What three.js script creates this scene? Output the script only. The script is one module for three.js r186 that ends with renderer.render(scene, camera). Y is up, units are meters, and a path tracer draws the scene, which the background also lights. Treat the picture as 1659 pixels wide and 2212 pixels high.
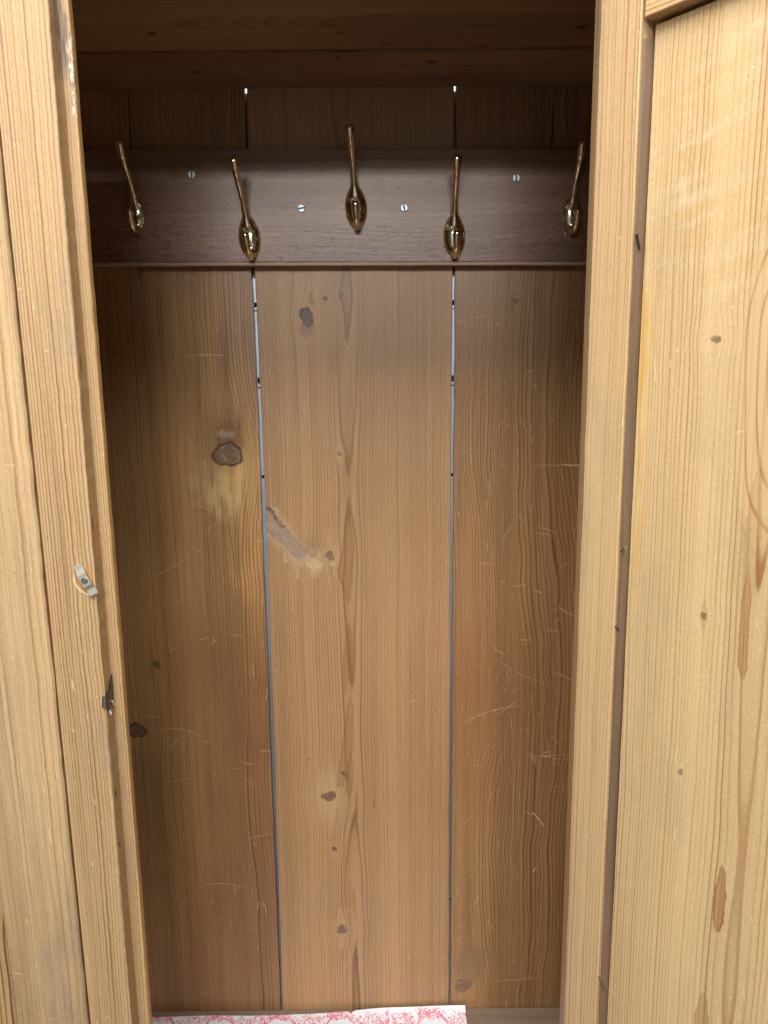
import * as THREE from 'three';
import { RectAreaLightUniformsLib } from 'three/addons/lights/RectAreaLightUniformsLib.js';
import { MarchingCubes } from 'three/addons/objects/MarchingCubes.js';
import { mergeGeometries, mergeVertices } from 'three/addons/utils/BufferGeometryUtils.js';

// ------------------------------------------------------------------ camera, light, exposure
const scene = new THREE.Scene();
const EYE = 1.35;
const camera = new THREE.PerspectiveCamera(67.33, 768 / 1024, 0.02, 40);
camera.position.set(0, EYE, 0);
camera.rotation.order = 'YXZ';
camera.rotation.set(THREE.MathUtils.degToRad(-10.35), 0, THREE.MathUtils.degToRad(-0.6));
camera.updateMatrixWorld(true);
const renderer = new THREE.WebGLRenderer({ antialias: true });
renderer.toneMapping = THREE.LinearToneMapping;
renderer.toneMappingExposure = 1.0;
renderer.shadowMap.enabled = true;
RectAreaLightUniformsLib.init();
scene.background = new THREE.Color().setRGB(0.04, 0.042, 0.046);      // the dim, even light of the room around
function ceilingLight(x, y, z, w, d, power, label, side = 0) {                // fluorescent box in the ceiling, glowing face down
  const g = new THREE.Group(); g.name = numbered('ceiling_light'); g.position.set(x, y, z); scene.add(g);
  g.userData = { label, category: 'ceiling light' };
  const body = new THREE.Mesh(new THREE.BoxGeometry(w + 0.06, 0.08, d + 0.06), new THREE.MeshStandardMaterial({ color: 0xdddddd, roughness: 0.6 }));
  body.name = 'housing'; body.position.y = 0.05; g.add(body);
  const em = new THREE.Mesh(new THREE.BoxGeometry(w, 0.01, d), new THREE.MeshStandardMaterial({ color: 0x222222, emissive: new THREE.Color(1, 0.97, 0.92), emissiveIntensity: 3, roughness: 0.8 }));
  em.name = 'diffuser'; em.position.y = 0.004; g.add(em);
  const l = new THREE.RectAreaLight(new THREE.Color(1, 0.985, 0.965), power, w, d);
  l.position.set(0, -0.004, 0); l.rotation.x = -Math.PI / 2; g.add(l);
  if (side) {                                                        // its glowing front edge
    const f = new THREE.Mesh(new THREE.BoxGeometry(w, 0.14, 0.01), em.material); f.name = 'diffuser'; f.position.set(0, 0.05, -d / 2 - 0.04); g.add(f);
    const q = new THREE.RectAreaLight(new THREE.Color(1, 0.985, 0.965), side, w, 0.14); q.position.set(0, 0.05, -d / 2 - 0.048); g.add(q);   // faces the wardrobe (-z)
  }
}
const taken = {};
function numbered(n) { const k = taken[n] = (taken[n] ?? -1) + 1; return k ? `${n}_${String(k).padStart(3, '0')}` : n; }
ceilingLight(-0.30, 2.62, 0.12, 1.5, 0.6, 19.5, 'white ceiling light box just in front of the wardrobe');
ceilingLight(-0.25, 2.62, 2.0, 1.5, 0.6, 14, 'white ceiling light box in the middle of the room');
ceilingLight(-0.20, 2.62, 3.7, 1.5, 0.6, 16, 'white ceiling light box farthest from the wardrobe', 80);
ceilingLight(-0.1, 2.62, -1.45, 1.8, 0.24, 36, 'narrow white ceiling light box behind the wardrobe');

// ------------------------------------------------------------------ frame of reference
const D = 1.15, F = 0.72;                                            // back boards and front frame, metres from the lens
const FOC = 1661;
const rot = camera.quaternion.clone();
function ray(px, py) { return new THREE.Vector3((px - 829.5) / FOC, (1106 - py) / FOC, -1).applyQuaternion(rot); }
function at(px, py, dist) { const r = ray(px, py); return r.multiplyScalar(dist / -r.z).add(camera.position); }   // on the upright plane z = -dist

// ------------------------------------------------------------------ noise
function rng(seed) { let s = seed >>> 0; return () => { s = (s + 0x6D2B79F5) | 0; let t = Math.imul(s ^ (s >>> 15), 1 | s); t = (t + Math.imul(t ^ (t >>> 7), 61 | t)) ^ t; return ((t ^ (t >>> 14)) >>> 0) / 4294967296; }; }
const TAB = new Float32Array(65536); { const r = rng(7); for (let i = 0; i < 65536; i++) TAB[i] = r() * 2 - 1; }
function n2(x, y, s = 0) {
  const xi = Math.floor(x), yi = Math.floor(y); let fx = x - xi, fy = y - yi;
  fx = fx * fx * (3 - 2 * fx); fy = fy * fy * (3 - 2 * fy);
  const a = (xi * 73 + yi * 4099 + s * 7919) & 65535, b = (a + 73) & 65535, c = (a + 4099) & 65535, d = (a + 4172) & 65535;
  const p = TAB[a] + (TAB[b] - TAB[a]) * fx, q = TAB[c] + (TAB[d] - TAB[c]) * fx;
  return p + (q - p) * fy;
}
const fbm = (x, y, s) => n2(x, y, s) * 0.55 + n2(x * 2.1, y * 2.1, s + 1) * 0.28 + n2(x * 4.3, y * 4.3, s + 2) * 0.17;
const sm = (a, b, x) => { const t = Math.min(1, Math.max(0, (x - a) / (b - a))); return t * t * (3 - 2 * t); };
const mix3 = (a, b, t) => [a[0] + (b[0] - a[0]) * t, a[1] + (b[1] - a[1]) * t, a[2] + (b[2] - a[2]) * t];

// ------------------------------------------------------------------ wood: growth rings cut by the board, knots, stains, scratches
// a board's texture covers w x h metres, v runs along the grain
function wood(o) {
  const { W, H, w, h, seed } = o, col = new Float32Array(W * H * 3), bmp = new Float32Array(W * H);
  const early = o.early, late = o.late, dens = o.dens, knots = o.knots || [];
  const vRow = new Float32Array(4);
  for (let j = 0; j < H; j++) {
    const v = (j + 0.5) / H * h;
    const drift = o.drift * n2(v * 1.7, 3.3, seed) + o.drift * 0.35 * n2(v * 6, 9.1, seed + 1);
    const hv = o.h0 + o.h1 * n2(v * o.hf, 1.7, seed + 2) + o.h1 * 0.3 * n2(v * o.hf * 3.1, 5.7, seed + 3);
    for (let i = 0; i < W; i++) {
      const u = (i + 0.5) / W * w;
      let uu = u + drift + o.warp * n2(u * 14, v * 5, seed + 4) + o.warp * 0.3 * n2(u * 60, v * 22, seed + 5);
      let kIn = 0, kRim = 0, kHalo = 0, kTone = null, kr = 0, kShade = 0;
      for (const k of knots) {
        const du = u - k.u, dv = v - k.v;
        if (Math.abs(dv) > k.r * 9 || Math.abs(du) > k.r * 7) continue;
        const bulge = k.r * 1.5 * Math.exp(-(dv * dv) / (2 * k.r * k.r * (k.len || 6))) * Math.exp(-Math.abs(du) / (k.r * 3.4));
        const d0 = uu - k.u; uu = k.u + Math.sign(d0) * Math.max(0, Math.abs(d0) - bulge);
        const ang = Math.atan2(dv, du), f0 = k.u * 900 + k.v * 500, wob = 1 + 0.11 * Math.sin(2 * ang + f0) + 0.08 * Math.sin(3 * ang + f0 * 1.7) + 0.04 * Math.sin(7 * ang + f0 * .6) + 0.05 * n2(du * 700, dv * 700, seed + 6);
        const q = Math.hypot(du, dv / (k.tall || 1)) / (k.r * wob);
        if (q < 1.0) { kIn = 1; kTone = k; kr = q; }
        kRim = Math.max(kRim, (k.rim ?? 1) * Math.max(k.full || 0, sm(-.55, .35, n2(Math.cos(ang) * 1.9 + k.u * 311, Math.sin(ang) * 1.9 + k.v * 173, seed + 30))) * Math.exp(-((q - 1) ** 2) / (2 * (k.rimw || 0.08) ** 2)));
        const dd = Math.hypot(du / 1.2, dv / 1.9) / k.r;
        kHalo = Math.max(kHalo, (k.halo || 0) * Math.exp(-(dd * dd) / 5));
        if (k.dark) kShade = Math.max(kShade, k.dark * Math.exp(-((du / (k.r * 1.9)) ** 2) - (((dv - k.r * 1.3) / (k.r * 2.0)) ** 2)));
      }
      const x = uu - o.uc;
      let R = Math.sqrt(x * x + hv * Math.abs(hv) + 1e-8 > 0 ? x * x + hv * hv : 0) * dens;
      R += 1.5 * n2(R * 0.11, 2.2, seed + 7) + 0.7 * n2(R * 0.37, 8.2, seed + 17) + 0.22 * n2(R * 0.9, v * 0.8, seed + 8);
      const band = n2(R * 0.09, v * 0.3, seed + 27);
      const ri = Math.floor(R), t = R - ri;
      const amp = Math.max(.1, 0.58 + 0.42 * n2(ri * 3.7, v * 0.5, seed + 9) + .3 * band);
      let L = (t < 0.66 ? 0.20 * (t / 0.66) ** 2 : t < 0.90 ? 0.20 + 0.80 * sm(0.66, 0.88, t) : 1 - sm(0.90, 1.0, t)) * amp;
      L *= 1 + (o.patchy || 0) * (n2(u * 14, v * 2.2, seed + 10) + .5 * n2(u * 160, v * 5, seed + 31));
      const hair = Math.max(0, n2(u * 640, v * 4.5, seed + 32) - .35) * 1.5 * (o.hair ?? .22);
      const fib = n2(u * 900, v * 16, seed + 11) * 0.55 + n2(u * 2600, v * 40, seed + 12) * 0.45;
      const streak = n2(u * 70, v * 1.1, seed + 13) * 0.6 + n2(u * 210, v * 2.3, seed + 14) * 0.4;
      const blot = fbm(u * 9, v * 4.5, seed + 15), big = fbm(u * 3.2, v * 1.6, seed + 18);
      const grit = n2(u * 820, v * 760, seed + 21) * .7 + n2(u * 1700, v * 420, seed + 20) * .6;
      let c = mix3(early, late, Math.min(1, Math.max(0, L * o.contrast)));
      let g = 1 + o.fiber * fib + (o.streak ?? 0.08) * streak + o.blotch * blot + (o.big ?? o.blotch) * big - .10 * band + (o.grit ?? 0.10) * grit - hair;
      if (o.grime) { const gm = sm(.12, .5, fbm(u * 26, v * 9, seed + 33)) * (.7 + .5 * n2(u * 300, v * 40, seed + 34)); c = mix3(c, [.30, .235, .175], o.grime * gm); }
      if (o.tint) { const m = Math.max(0, big * 1.3 + blot * 0.5); c = mix3(c, o.tint, Math.min(0.7, m * (o.tintAmt || 0.5))); }
      let b = L * 0.7 + fib * 0.12 + grit * 0.1;
      if (kHalo > 0.01) c = mix3(c, o.haloCol || [0.62, 0.45, 0.2], kHalo * (0.6 + 0.3 * fib));
      if (kShade > 0.01) c = mix3(c, [0.13, 0.045, 0.022], Math.min(0.85, kShade * (0.8 + 0.35 * streak)));
      if (kIn) {
        const kc = kTone.col || [0.21, 0.12, 0.06], ringk = 0.5 + 0.5 * Math.sin(kr * 12 + 3.5 * n2(u * 150, v * 150, seed + 22)) + .5 * sm(.25, .6, n2(Math.atan2(v - kTone.v, u - kTone.u) * 5, kr * 1.5, seed + 24));
        c = mix3(mix3(kc, [kc[0] * 0.6, kc[1] * 0.55, kc[2] * 0.5], ringk * 0.6), c, .35 * sm(.45, 1, kr) * (1 - (kTone.rim ?? 1) * .6));
        g = 1 + 0.22 * n2(u * 500, v * 500, seed + 23) + 0.1 * fib; b -= 0.25;
      }
      if (kRim > 0.01) { c = mix3(c, [0.03, 0.017, 0.012], Math.min(0.92, kRim)); b -= kRim * 0.8; }
      const q = j * W + i;
      col[q * 3] = c[0] * g; col[q * 3 + 1] = c[1] * g; col[q * 3 + 2] = c[2] * g; bmp[q] = b;
    }
  }
  const T = { W, H, w, h, col, bmp, x0: 0, y0: 0, o };
  if (o.marks) o.marks(T);
  return T;
}
function blend(T, u, v, c, a, db = 0) {                              // one texel
  const i = Math.floor(u / T.w * T.W), j = Math.floor(v / T.h * T.H); if (i < 0 || j < 0 || i >= T.W || j >= T.H) return;
  const q = j * T.W + i; T.bmp[q] += db * a;
  for (let k = 0; k < 3; k++) T.col[q * 3 + k] += (c[k] - T.col[q * 3 + k]) * a;
}
function blendMul(T, u, v, m, a) { const i = Math.floor(u / T.w * T.W), j = Math.floor(v / T.h * T.H); if (i < 0 || j < 0 || i >= T.W || j >= T.H) return; const q = (j * T.W + i) * 3; for (let k = 0; k < 3; k++) T.col[q + k] *= 1 + (m[k] - 1) * a; }
function region(T, u0, v0, u1, v1, f) {                              // f(u, v) for each texel in a rectangle
  const i0 = Math.max(0, Math.floor(u0 / T.w * T.W)), i1 = Math.min(T.W - 1, Math.ceil(u1 / T.w * T.W)), j0 = Math.max(0, Math.floor(v0 / T.h * T.H)), j1 = Math.min(T.H - 1, Math.ceil(v1 / T.h * T.H));
  for (let j = j0; j <= j1; j++) for (let i = i0; i <= i1; i++) f((i + 0.5) / T.W * T.w, (j + 0.5) / T.H * T.h);
}
function scratch(T, u0, v0, u1, v1, wid, c, a, bend = 0, db = -0.5) {
  const len = Math.hypot(u1 - u0, v1 - v0), step = T.w / T.W * 0.6, n = Math.max(2, Math.ceil(len / step)), nx = -(v1 - v0) / len, ny = (u1 - u0) / len;
  for (let k = 0; k <= n; k++) {
    const t = k / n, s = Math.sin(Math.PI * t) * bend, al = a * (0.35 + 0.65 * Math.sin(Math.PI * t)) * (0.75 + 0.5 * n2(t * len * 900, u0 * 999));
    const m = Math.max(1, Math.round(wid / step));
    for (let q = 0; q < m; q++) { const e = (q - (m - 1) / 2) * step; blend(T, u0 + (u1 - u0) * t + nx * (s + e), v0 + (v1 - v0) * t + ny * (s + e), c, Math.min(1, Math.max(0, al)), db); }
  }
}
function randomScratches(T, n, seed, c, aMax, lens = [0.004, 0.03]) {
  const r = rng(seed);
  for (let k = 0; k < n; k++) {
    const u = r() * T.w, v = r() * T.h, l = lens[0] + (lens[1] - lens[0]) * r() ** 3, a = r() < 0.45 ? Math.PI / 2 + (r() - 0.5) * 0.35 : r() * Math.PI;
    scratch(T, u, v, u + Math.cos(a) * l, v + Math.sin(a) * l, 0.0005 + 0.0006 * r(), c, aMax * (0.25 + 0.75 * r()), (r() - 0.5) * l * 0.16);
  }
}
function specks(T, n, seed, c, a, rMax) {
  const r = rng(seed);
  for (let k = 0; k < n; k++) { const u = r() * T.w, v = r() * T.h, rad = rMax * (0.25 + 0.75 * r() ** 2), al = a * (0.3 + 0.7 * r()), e = 0.6 + 1.6 * r(); region(T, u - rad, v - rad * e, u + rad, v + rad * e, (x, y) => { const d = Math.hypot((x - u) / rad, (y - v) / (rad * e)); if (d < 1) blend(T, x, y, c, al * (1 - d * d)); }); }
}
function tongue(T, pts, c, a, soft = 0.15, streaky = 0.25) {         // a mark with a width along its length: pts = [[u, v, halfwidth], ...] from high to low v
  for (let k = 0; k + 1 < pts.length; k++) {
    const [ua, va, wa] = pts[k], [ub, vb, wb] = pts[k + 1], wm = Math.max(wa, wb) * 1.2;
    region(T, Math.min(ua, ub) - wm, Math.min(va, vb), Math.max(ua, ub) + wm, Math.max(va, vb), (x, y) => {
      const t = (y - va) / (vb - va); if (t < 0 || t >= 1) return; const hw = (wa + (wb - wa) * t * t * (3 - 2 * t)) * (1 + 0.1 * n2(x * 200, y * 300, 5)), d = Math.abs(x - (ua + (ub - ua) * t));
      if (hw > 1e-5) blend(T, x, y, c, a * (1 - sm(1 - soft, 1, d / hw)) * (1 + streaky * n2(x * 900, y * 20, 9)) * (0.62 + 0.5 * sm(0.3, .9, d / hw)));
    });
  }
}
function textures(T) {
  const { W, H } = T, a = new Uint8Array(W * H * 4), b = new Uint8Array(W * H * 4);
  const enc = x => { x = Math.min(1, Math.max(0, x)); return 255 * (x <= 0.0031308 ? 12.92 * x : 1.055 * x ** (1 / 2.4) - 0.055); };
  for (let q = 0; q < W * H; q++) { for (let k = 0; k < 3; k++) a[q * 4 + k] = enc(T.col[q * 3 + k]); a[q * 4 + 3] = b[q * 4 + 3] = 255; const z = Math.min(255, Math.max(0, 128 + 90 * T.bmp[q])); b[q * 4] = b[q * 4 + 1] = b[q * 4 + 2] = z; }
  const tex = (d, srgb) => { const t = new THREE.DataTexture(d, W, H); t.magFilter = THREE.LinearFilter; t.minFilter = THREE.LinearMipmapLinearFilter; t.generateMipmaps = true; t.wrapS = t.wrapT = THREE.MirroredRepeatWrapping; if (srgb) t.colorSpace = THREE.SRGBColorSpace; t.needsUpdate = true; return t; };
  return { map: tex(a, true), bump: tex(b, false) };
}
function woodMat(T, rough, bump, extra = {}) { const t = textures(T); return new THREE.MeshPhysicalMaterial({ map: t.map, bumpMap: t.bump, bumpScale: bump, roughness: rough, ...extra }); }

// ------------------------------------------------------------------ geometry helpers
const wardrobe = new THREE.Group(); wardrobe.name = 'wardrobe'; wardrobe.position.set(-0.22, 0, -0.95); scene.add(wardrobe);
wardrobe.userData = { label: 'old honey-brown pine wardrobe with one door open, brass coat hooks inside', category: 'wardrobe' };
function part(name, geo, mat, parent = wardrobe, label) {
  const m = new THREE.Mesh(geo, mat); m.name = name; m.castShadow = m.receiveShadow = true; parent.add(m);
  if (parent === wardrobe) m.position.copy(wardrobe.position).negate();
  if (label) m.userData.label = label;
  return m;
}
function wob(p, q, n, amp, seed) {                                   // points from p up to (not with) q, slightly uneven as planed by hand
  const out = [], L = Math.hypot(q[0] - p[0], q[1] - p[1]), nx = -(q[1] - p[1]) / L, ny = (q[0] - p[0]) / L;
  for (let k = 0; k < n; k++) { const t = k / n, e = k ? amp * (n2(t * 5, seed) + 0.5 * n2(t * 19, seed + 3) + 0.3 * n2(t * 60, seed + 5)) : 0; out.push([p[0] + (q[0] - p[0]) * t + nx * e, p[1] + (q[1] - p[1]) * t + ny * e]); }
  return out;
}
// a board with an outline in x, y, its face at z = zf and a thickness behind it; along = 'y' or 'x' is the way of the grain
function board(pts, zf, th, T, along = 'y', bev = 0.0012, hole = null) {
  const s = new THREE.Shape(pts.map(p => new THREE.Vector2(p[0], p[1])));
  if (hole) s.holes.push(new THREE.Path(hole.map(p => new THREE.Vector2(p[0], p[1]))));
  const g = new THREE.ExtrudeGeometry(s, { depth: th - 2 * bev, bevelEnabled: true, bevelThickness: bev, bevelSize: bev, bevelOffset: -bev, bevelSegments: 2, curveSegments: 4 });
  g.translate(0, 0, zf - (th - bev));
  return boardUV(g, T, along, zf);
}
function boardUV(g, T, along, zf) {
  const p = g.attributes.position, uv = g.attributes.uv;
  for (let i = 0; i < p.count; i++) {
    const x = p.getX(i), y = p.getY(i), dz = (zf - p.getZ(i)) * 0.9;
    if (along === 'y') uv.setXY(i, (x - T.x0 + dz) / T.w, (y - T.y0) / T.h); else uv.setXY(i, (y - T.y0 + dz) / T.w, (x - T.x0) / T.h);
  }
  return g;
}
// an upright moulding: rows = [{ y, prof: [[x, z], ...] }, ...] closed profile, lofted; u runs round the profile
function loft(rows, T, uStart = 0) {
  const n = rows[0].prof.length, pos = [], uv = [], per = [uStart];
  for (let k = 1; k <= n; k++) { const a = rows[0].prof[k - 1], b = rows[0].prof[k % n]; per.push(per[k - 1] + Math.hypot(a[0] - b[0], a[1] - b[1])); }
  for (let r = 0; r + 1 < rows.length; r++) for (let k = 0; k < n; k++) {
    const A = rows[r], B = rows[r + 1], a = A.prof[k], b = A.prof[(k + 1) % n], c = B.prof[(k + 1) % n], d = B.prof[k];
    const P = [[...a, A.y, k], [...b, A.y, k + 1], [...c, B.y, k + 1], [...d, B.y, k]];
    for (const i of [0, 1, 2, 0, 2, 3]) { pos.push(P[i][0], P[i][2], P[i][1]); uv.push(per[P[i][3]] / T.w, (P[i][2] - T.y0) / T.h); }
  }
  for (const [R, flip] of [[rows[0], false], [rows[rows.length - 1], true]]) {           // the two ends
    const tri = THREE.ShapeUtils.triangulateShape(R.prof.map(p => new THREE.Vector2(p[0], p[1])), []);
    for (const t of tri) for (const i of flip ? t : [t[0], t[2], t[1]]) { pos.push(R.prof[i][0], R.y, R.prof[i][1]); uv.push(R.prof[i][0] / T.w, R.prof[i][1] / T.h); }
  }
  const g = new THREE.BufferGeometry(); g.setAttribute('position', new THREE.Float32BufferAttribute(pos, 3)); g.setAttribute('uv', new THREE.Float32BufferAttribute(uv, 2)); g.computeVertexNormals(); return g;
}
const xy = (px, py, d) => { const p = at(px, py, d); return [p.x, p.y]; };
const lerpx = (tbl, y) => { for (let k = 0; k + 1 < tbl.length; k++) if (y >= tbl[k + 1][1]) { const t = (y - tbl[k][1]) / (tbl[k + 1][1] - tbl[k][1]); return tbl[k][0] + (tbl[k + 1][0] - tbl[k][0]) * t; } const a = tbl[tbl.length - 2], b = tbl[tbl.length - 1]; return b[0] + (b[0] - a[0]) * (y - b[1]) / (b[1] - a[1]); };

// ------------------------------------------------------------------ colours of the wood
const PALE = [0.62, 0.42, 0.20];                                     // scratched, bare pine
const INE = [0.46, 0.265, 0.122], INL = [0.2, 0.095, 0.036];        // inside: old waxed pine
const FRE = [0.50, 0.33, 0.162], FRL = [0.27, 0.145, 0.06];          // front frame and doors

// ------------------------------------------------------------------ the room: floor, and the slatted shop wall behind
const FLOORY = at(770, 2180, D).y, SHELFY = at(760, 184, D).y;       // inside floor and shelf underside
{
  const f = new THREE.Mesh(new THREE.BoxGeometry(8, 0.05, 9), new THREE.MeshStandardMaterial({ color: new THREE.Color().setRGB(0.12, 0.115, 0.11), roughness: 0.85 }));
  f.name = 'floor'; f.position.set(0, -0.025, 1.2); f.receiveShadow = true; f.userData.kind = 'structure'; scene.add(f);
  const wallZ = 1.78, wall = new THREE.Group(); wall.name = 'wall'; wall.userData.kind = 'structure'; wall.position.set(0, 0, -wallZ); scene.add(wall);
  const white = new THREE.MeshStandardMaterial({ color: new THREE.Color().setRGB(0.44, 0.57, 0.74), roughness: 0.5 });
  const Y = (py) => at(770, py, wallZ).y;
  const slots = [[656, 11], [669, 2.5], [820, 13], [835, 3], [1028, 7]].map(([p, t]) => [(Y(p - t / 2) + Y(p + t / 2)) / 2, Y(p - t / 2) - Y(p + t / 2)]);
  let hi = 2.6;
  for (const [y, t] of [...slots, [0.003, 0.004]]) {
    const a = y + t / 2, hgt = hi - a; if (hgt > 0.001) { const m = new THREE.Mesh(new THREE.BoxGeometry(3.4, hgt, 0.11), white); m.name = 'slat'; m.position.set(0, a + hgt / 2, -0.055); m.receiveShadow = true; wall.add(m); }
    hi = y - t / 2;
  }
  const far = new THREE.Mesh(new THREE.BoxGeometry(7, 2.7, 0.1), new THREE.MeshStandardMaterial({ color: new THREE.Color().setRGB(0.46, 0.465, 0.47), roughness: 0.7 }));
  far.name = numbered('wall'); far.name = 'wall_001'; far.position.set(0, 1.35, 4.75); far.userData.kind = 'structure'; scene.add(far);   // the pale far wall of the room, mirrored in the brass
  const b = new THREE.Mesh(new THREE.BoxGeometry(3.4, 2.6, 0.04), white); b.name = 'backing'; b.position.set(0, 1.3, -0.132); wall.add(b);
}

// ------------------------------------------------------------------ back boards
const TOP = 1.93, BOT = FLOORY - 0.02;
function edgeX(tbl, y, d) { const w = tbl.map(([px, py]) => xy(px, py, d)); return lerpx(w, y); }
const gapL = { a: [[527, 185], [531, 320], [542, 580], [553.6, 811], [564.6, 1100], [578.5, 1474], [606, 2180]], b: [[532.5, 185], [537, 320], [549, 580], [560.5, 811], [574, 1100], [586.5, 1474], [610.5, 2180]] };
const gapR = { a: [[980.5, 185], [980.5, 320], [978, 580], [976, 811], [973.7, 1100], [972, 1474], [969.6, 2180]], b: [[985.5, 185], [986.5, 320], [983.5, 580], [982, 811], [979.5, 1100], [977.5, 1474], [973.2, 2180]] };
function edgePts(tbl, up, seed) {                                    // points along a board's edge, from floor to top when up
  const out = [], n = 160; for (let k = 0; k <= n; k++) { const y = BOT + (TOP - BOT) * k / n; out.push([edgeX(tbl, y, D) + 0.0005 * n2(y * 21, seed) + 0.0004 * n2(y * 90, seed + 1) + .0006 * Math.max(0, n2(y * 55, seed + 2) - .4), y]); }
  return up ? out : out.reverse();
}
const xL = -0.50, xR = 0.385;
const Lx0 = xL, Lw = 0.37, Mx0 = at(600, 2180, D).x - 0.025, HH = TOP - BOT;
const mk = (T, px, py) => { const p = at(px, py, D); return [p.x - T.x0, p.y - T.y0]; };      // a place on a back board, metres from its texture's corner
const kn = (x0, px, py, rpx, e = {}) => { const p = at(px, py, D); return { u: p.x - x0, v: p.y - BOT, r: rpx * D / FOC * (1 + 0.04), ...e }; };
const LT = wood({
  W: 620, H: 2048, w: 0.37, h: HH, seed: 11, uc: 0.40, h0: 0.05, h1: 0.025, hf: 2.2, dens: 250, drift: 0.016, warp: 0.006, early: [0.39, 0.222, 0.092], late: [0.13, 0.057, 0.022],
  contrast: 1.15, fiber: 0.12, blotch: 0.2, big: 0.26, streak: 0.2, patchy: 0.5, tint: [0.17, 0.07, 0.032], tintAmt: 0.95, haloCol: [0.56, 0.37, 0.15],
  knots: [kn(xL, 492, 982, 27, { tall: 0.95, halo: 0.75, dark: 0.9, len: 7, col: [0.19, 0.12, 0.07], rimw: 0.07, full: .9 }), kn(xL, 296, 1578, 17, { col: [0.17, 0.11, 0.075], rimw: 0.1, full: .8 }), kn(xL, 338, 1435, 8, { rim: 0.6 })],
  marks: null,
});
LT.x0 = xL; LT.y0 = BOT;
{
  randomScratches(LT, 360, 21, [.58, .43, .26], 0.45); specks(LT, 90, 22, [0.07, 0.03, 0.015], 0.6, 0.0016); specks(LT, 60, 23, PALE, 0.5, 0.0012);
  const s = (a, b, c, d, w, al, bend = 0) => { const p = mk(LT, a, b), q = mk(LT, c, d); scratch(LT, ...p, ...q, w, PALE, al, bend); };
  for (const [a, b, c, d, al, be] of [[403, 768, 485, 768, .7, .001], [370, 800, 378, 785, .6, 0], [410, 1090, 468, 1110, .7, .003], [330, 1245, 420, 1190, .5, -.004], [410, 1180, 440, 1195, .7, 0], [430, 1383, 452, 1376, .8, 0], [455, 1392, 470, 1380, .8, 0], [365, 1408, 385, 1400, .7, .001], [335, 1583, 432, 1590, .7, .01], [400, 1590, 365, 1620, .5, -.004], [520, 1645, 550, 1652, .6, 0], [415, 1925, 535, 1920, .55, .012], [360, 1690, 420, 1680, .4, 0], [310, 1545, 343, 1550, .55, 0], [540, 1810, 590, 1800, .4, 0], [345, 845, 350, 856, .6, 0], [480, 1250, 487, 1255, .6, 0]]) s(a, b, c, d, 0.0008, al, be);
  let p = mk(LT, 470, 1060); region(LT, p[0] - 0.05, p[1] - 0.05, p[0] + 0.035, p[1] + 0.045, (u, v) => { const d = Math.hypot((u - p[0]) / 0.04, (v - p[1]) / 0.045) + 0.75 * fbm(u * 75, v * 34, 5) + .25 * n2(u * 420, v * 30, 8); blend(LT, u, v, [0.60, 0.43, 0.21], 0.72 * (1 - sm(0.1, 1.1, d)) * (0.8 + 0.3 * n2(u * 700, v * 18, 3))); });
  for (const [gx, gy, gw, gh] of [[500, 800, .05, .16], [535, 1080, .035, .14], [430, 720, .05, .08], [560, 1350, .03, .15]]) { const g = mk(LT, gx, gy); region(LT, g[0] - gw * 1.4, g[1] - gh * 1.4, g[0] + gw * 1.4, g[1] + gh * 1.4, (u, v) => { const d = Math.hypot((u - g[0]) / gw, (v - g[1]) / gh) + .8 * fbm(u * 40, v * 14, 15) + .35 * n2(u * 240, v * 9, 16); blendMul(LT, u, v, [1.26, 1.25, 1.12], .8 * (1 - sm(.1, 1.3, d))); }); }
  p = mk(LT, 485, 938); region(LT, p[0] - 0.025, p[1] - 0.015, p[0] + 0.025, p[1] + 0.02, (u, v) => { const d = Math.hypot((u - p[0]) / 0.019, (v - p[1]) / 0.009) + 0.4 * fbm(u * 120, v * 120, 9); blend(LT, u, v, [0.42, 0.32, 0.25], 0.5 * (1 - sm(0.3, 1, d))); });
  p = mk(LT, 520, 860); tongue(LT, [[p[0] + .002, p[1] + .06, .0005], [p[0], p[1], .003], [p[0] - .002, p[1] - .045, .006]], [0.12, 0.035, 0.02], 0.4, 0.6);
}
const MT = wood({
  W: 560, H: 2048, w: 0.32, h: HH, seed: 31, uc: at(754, 1300, D).x - Mx0, h0: 0.034, h1: 0.007, hf: 2.4, dens: 290, grime: .15, drift: 0.004, warp: 0.0016, early: INE, late: [0.16, 0.07, 0.026],
  contrast: .82, hair: .12, fiber: 0.07, blotch: 0.09, big: 0.1, streak: 0.09, patchy: 0.35, haloCol: [0.58, 0.40, 0.19],
  knots: [kn(Mx0, 663, 684, 12, { tall: 1.5, halo: .15, col: [0.14, 0.075, 0.045], rimw: .14 }), kn(Mx0, 733, 980, 5, { halo: .3, rim: .6, col: [.3, .22, .14] }), kn(Mx0, 712, 1200, 9, { halo: .45, rim: .8, col: [0.28, 0.18, 0.1], len: 8 }), kn(Mx0, 711, 1720, 15, { tall: .75, halo: .85, rim: .6, col: [0.22, 0.135, 0.085], len: 8 }), kn(Mx0, 722, 1834, 6, { halo: .3, rim: .6 }), kn(Mx0, 739, 2008, 12, { tall: .95, halo: .2, rim: .6, col: [0.23, 0.14, 0.09] }), kn(Mx0, 737, 638, 5, { rim: .5, col: [.25, .15, .08] }), kn(Mx0, 702, 645, 5, { rim: .5 }), kn(Mx0, 741, 1670, 5, { rim: .4, halo: .3 }), kn(Mx0, 668, 1640, 2, { rim: .6 })],
});
MT.x0 = Mx0; MT.y0 = BOT;
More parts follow.
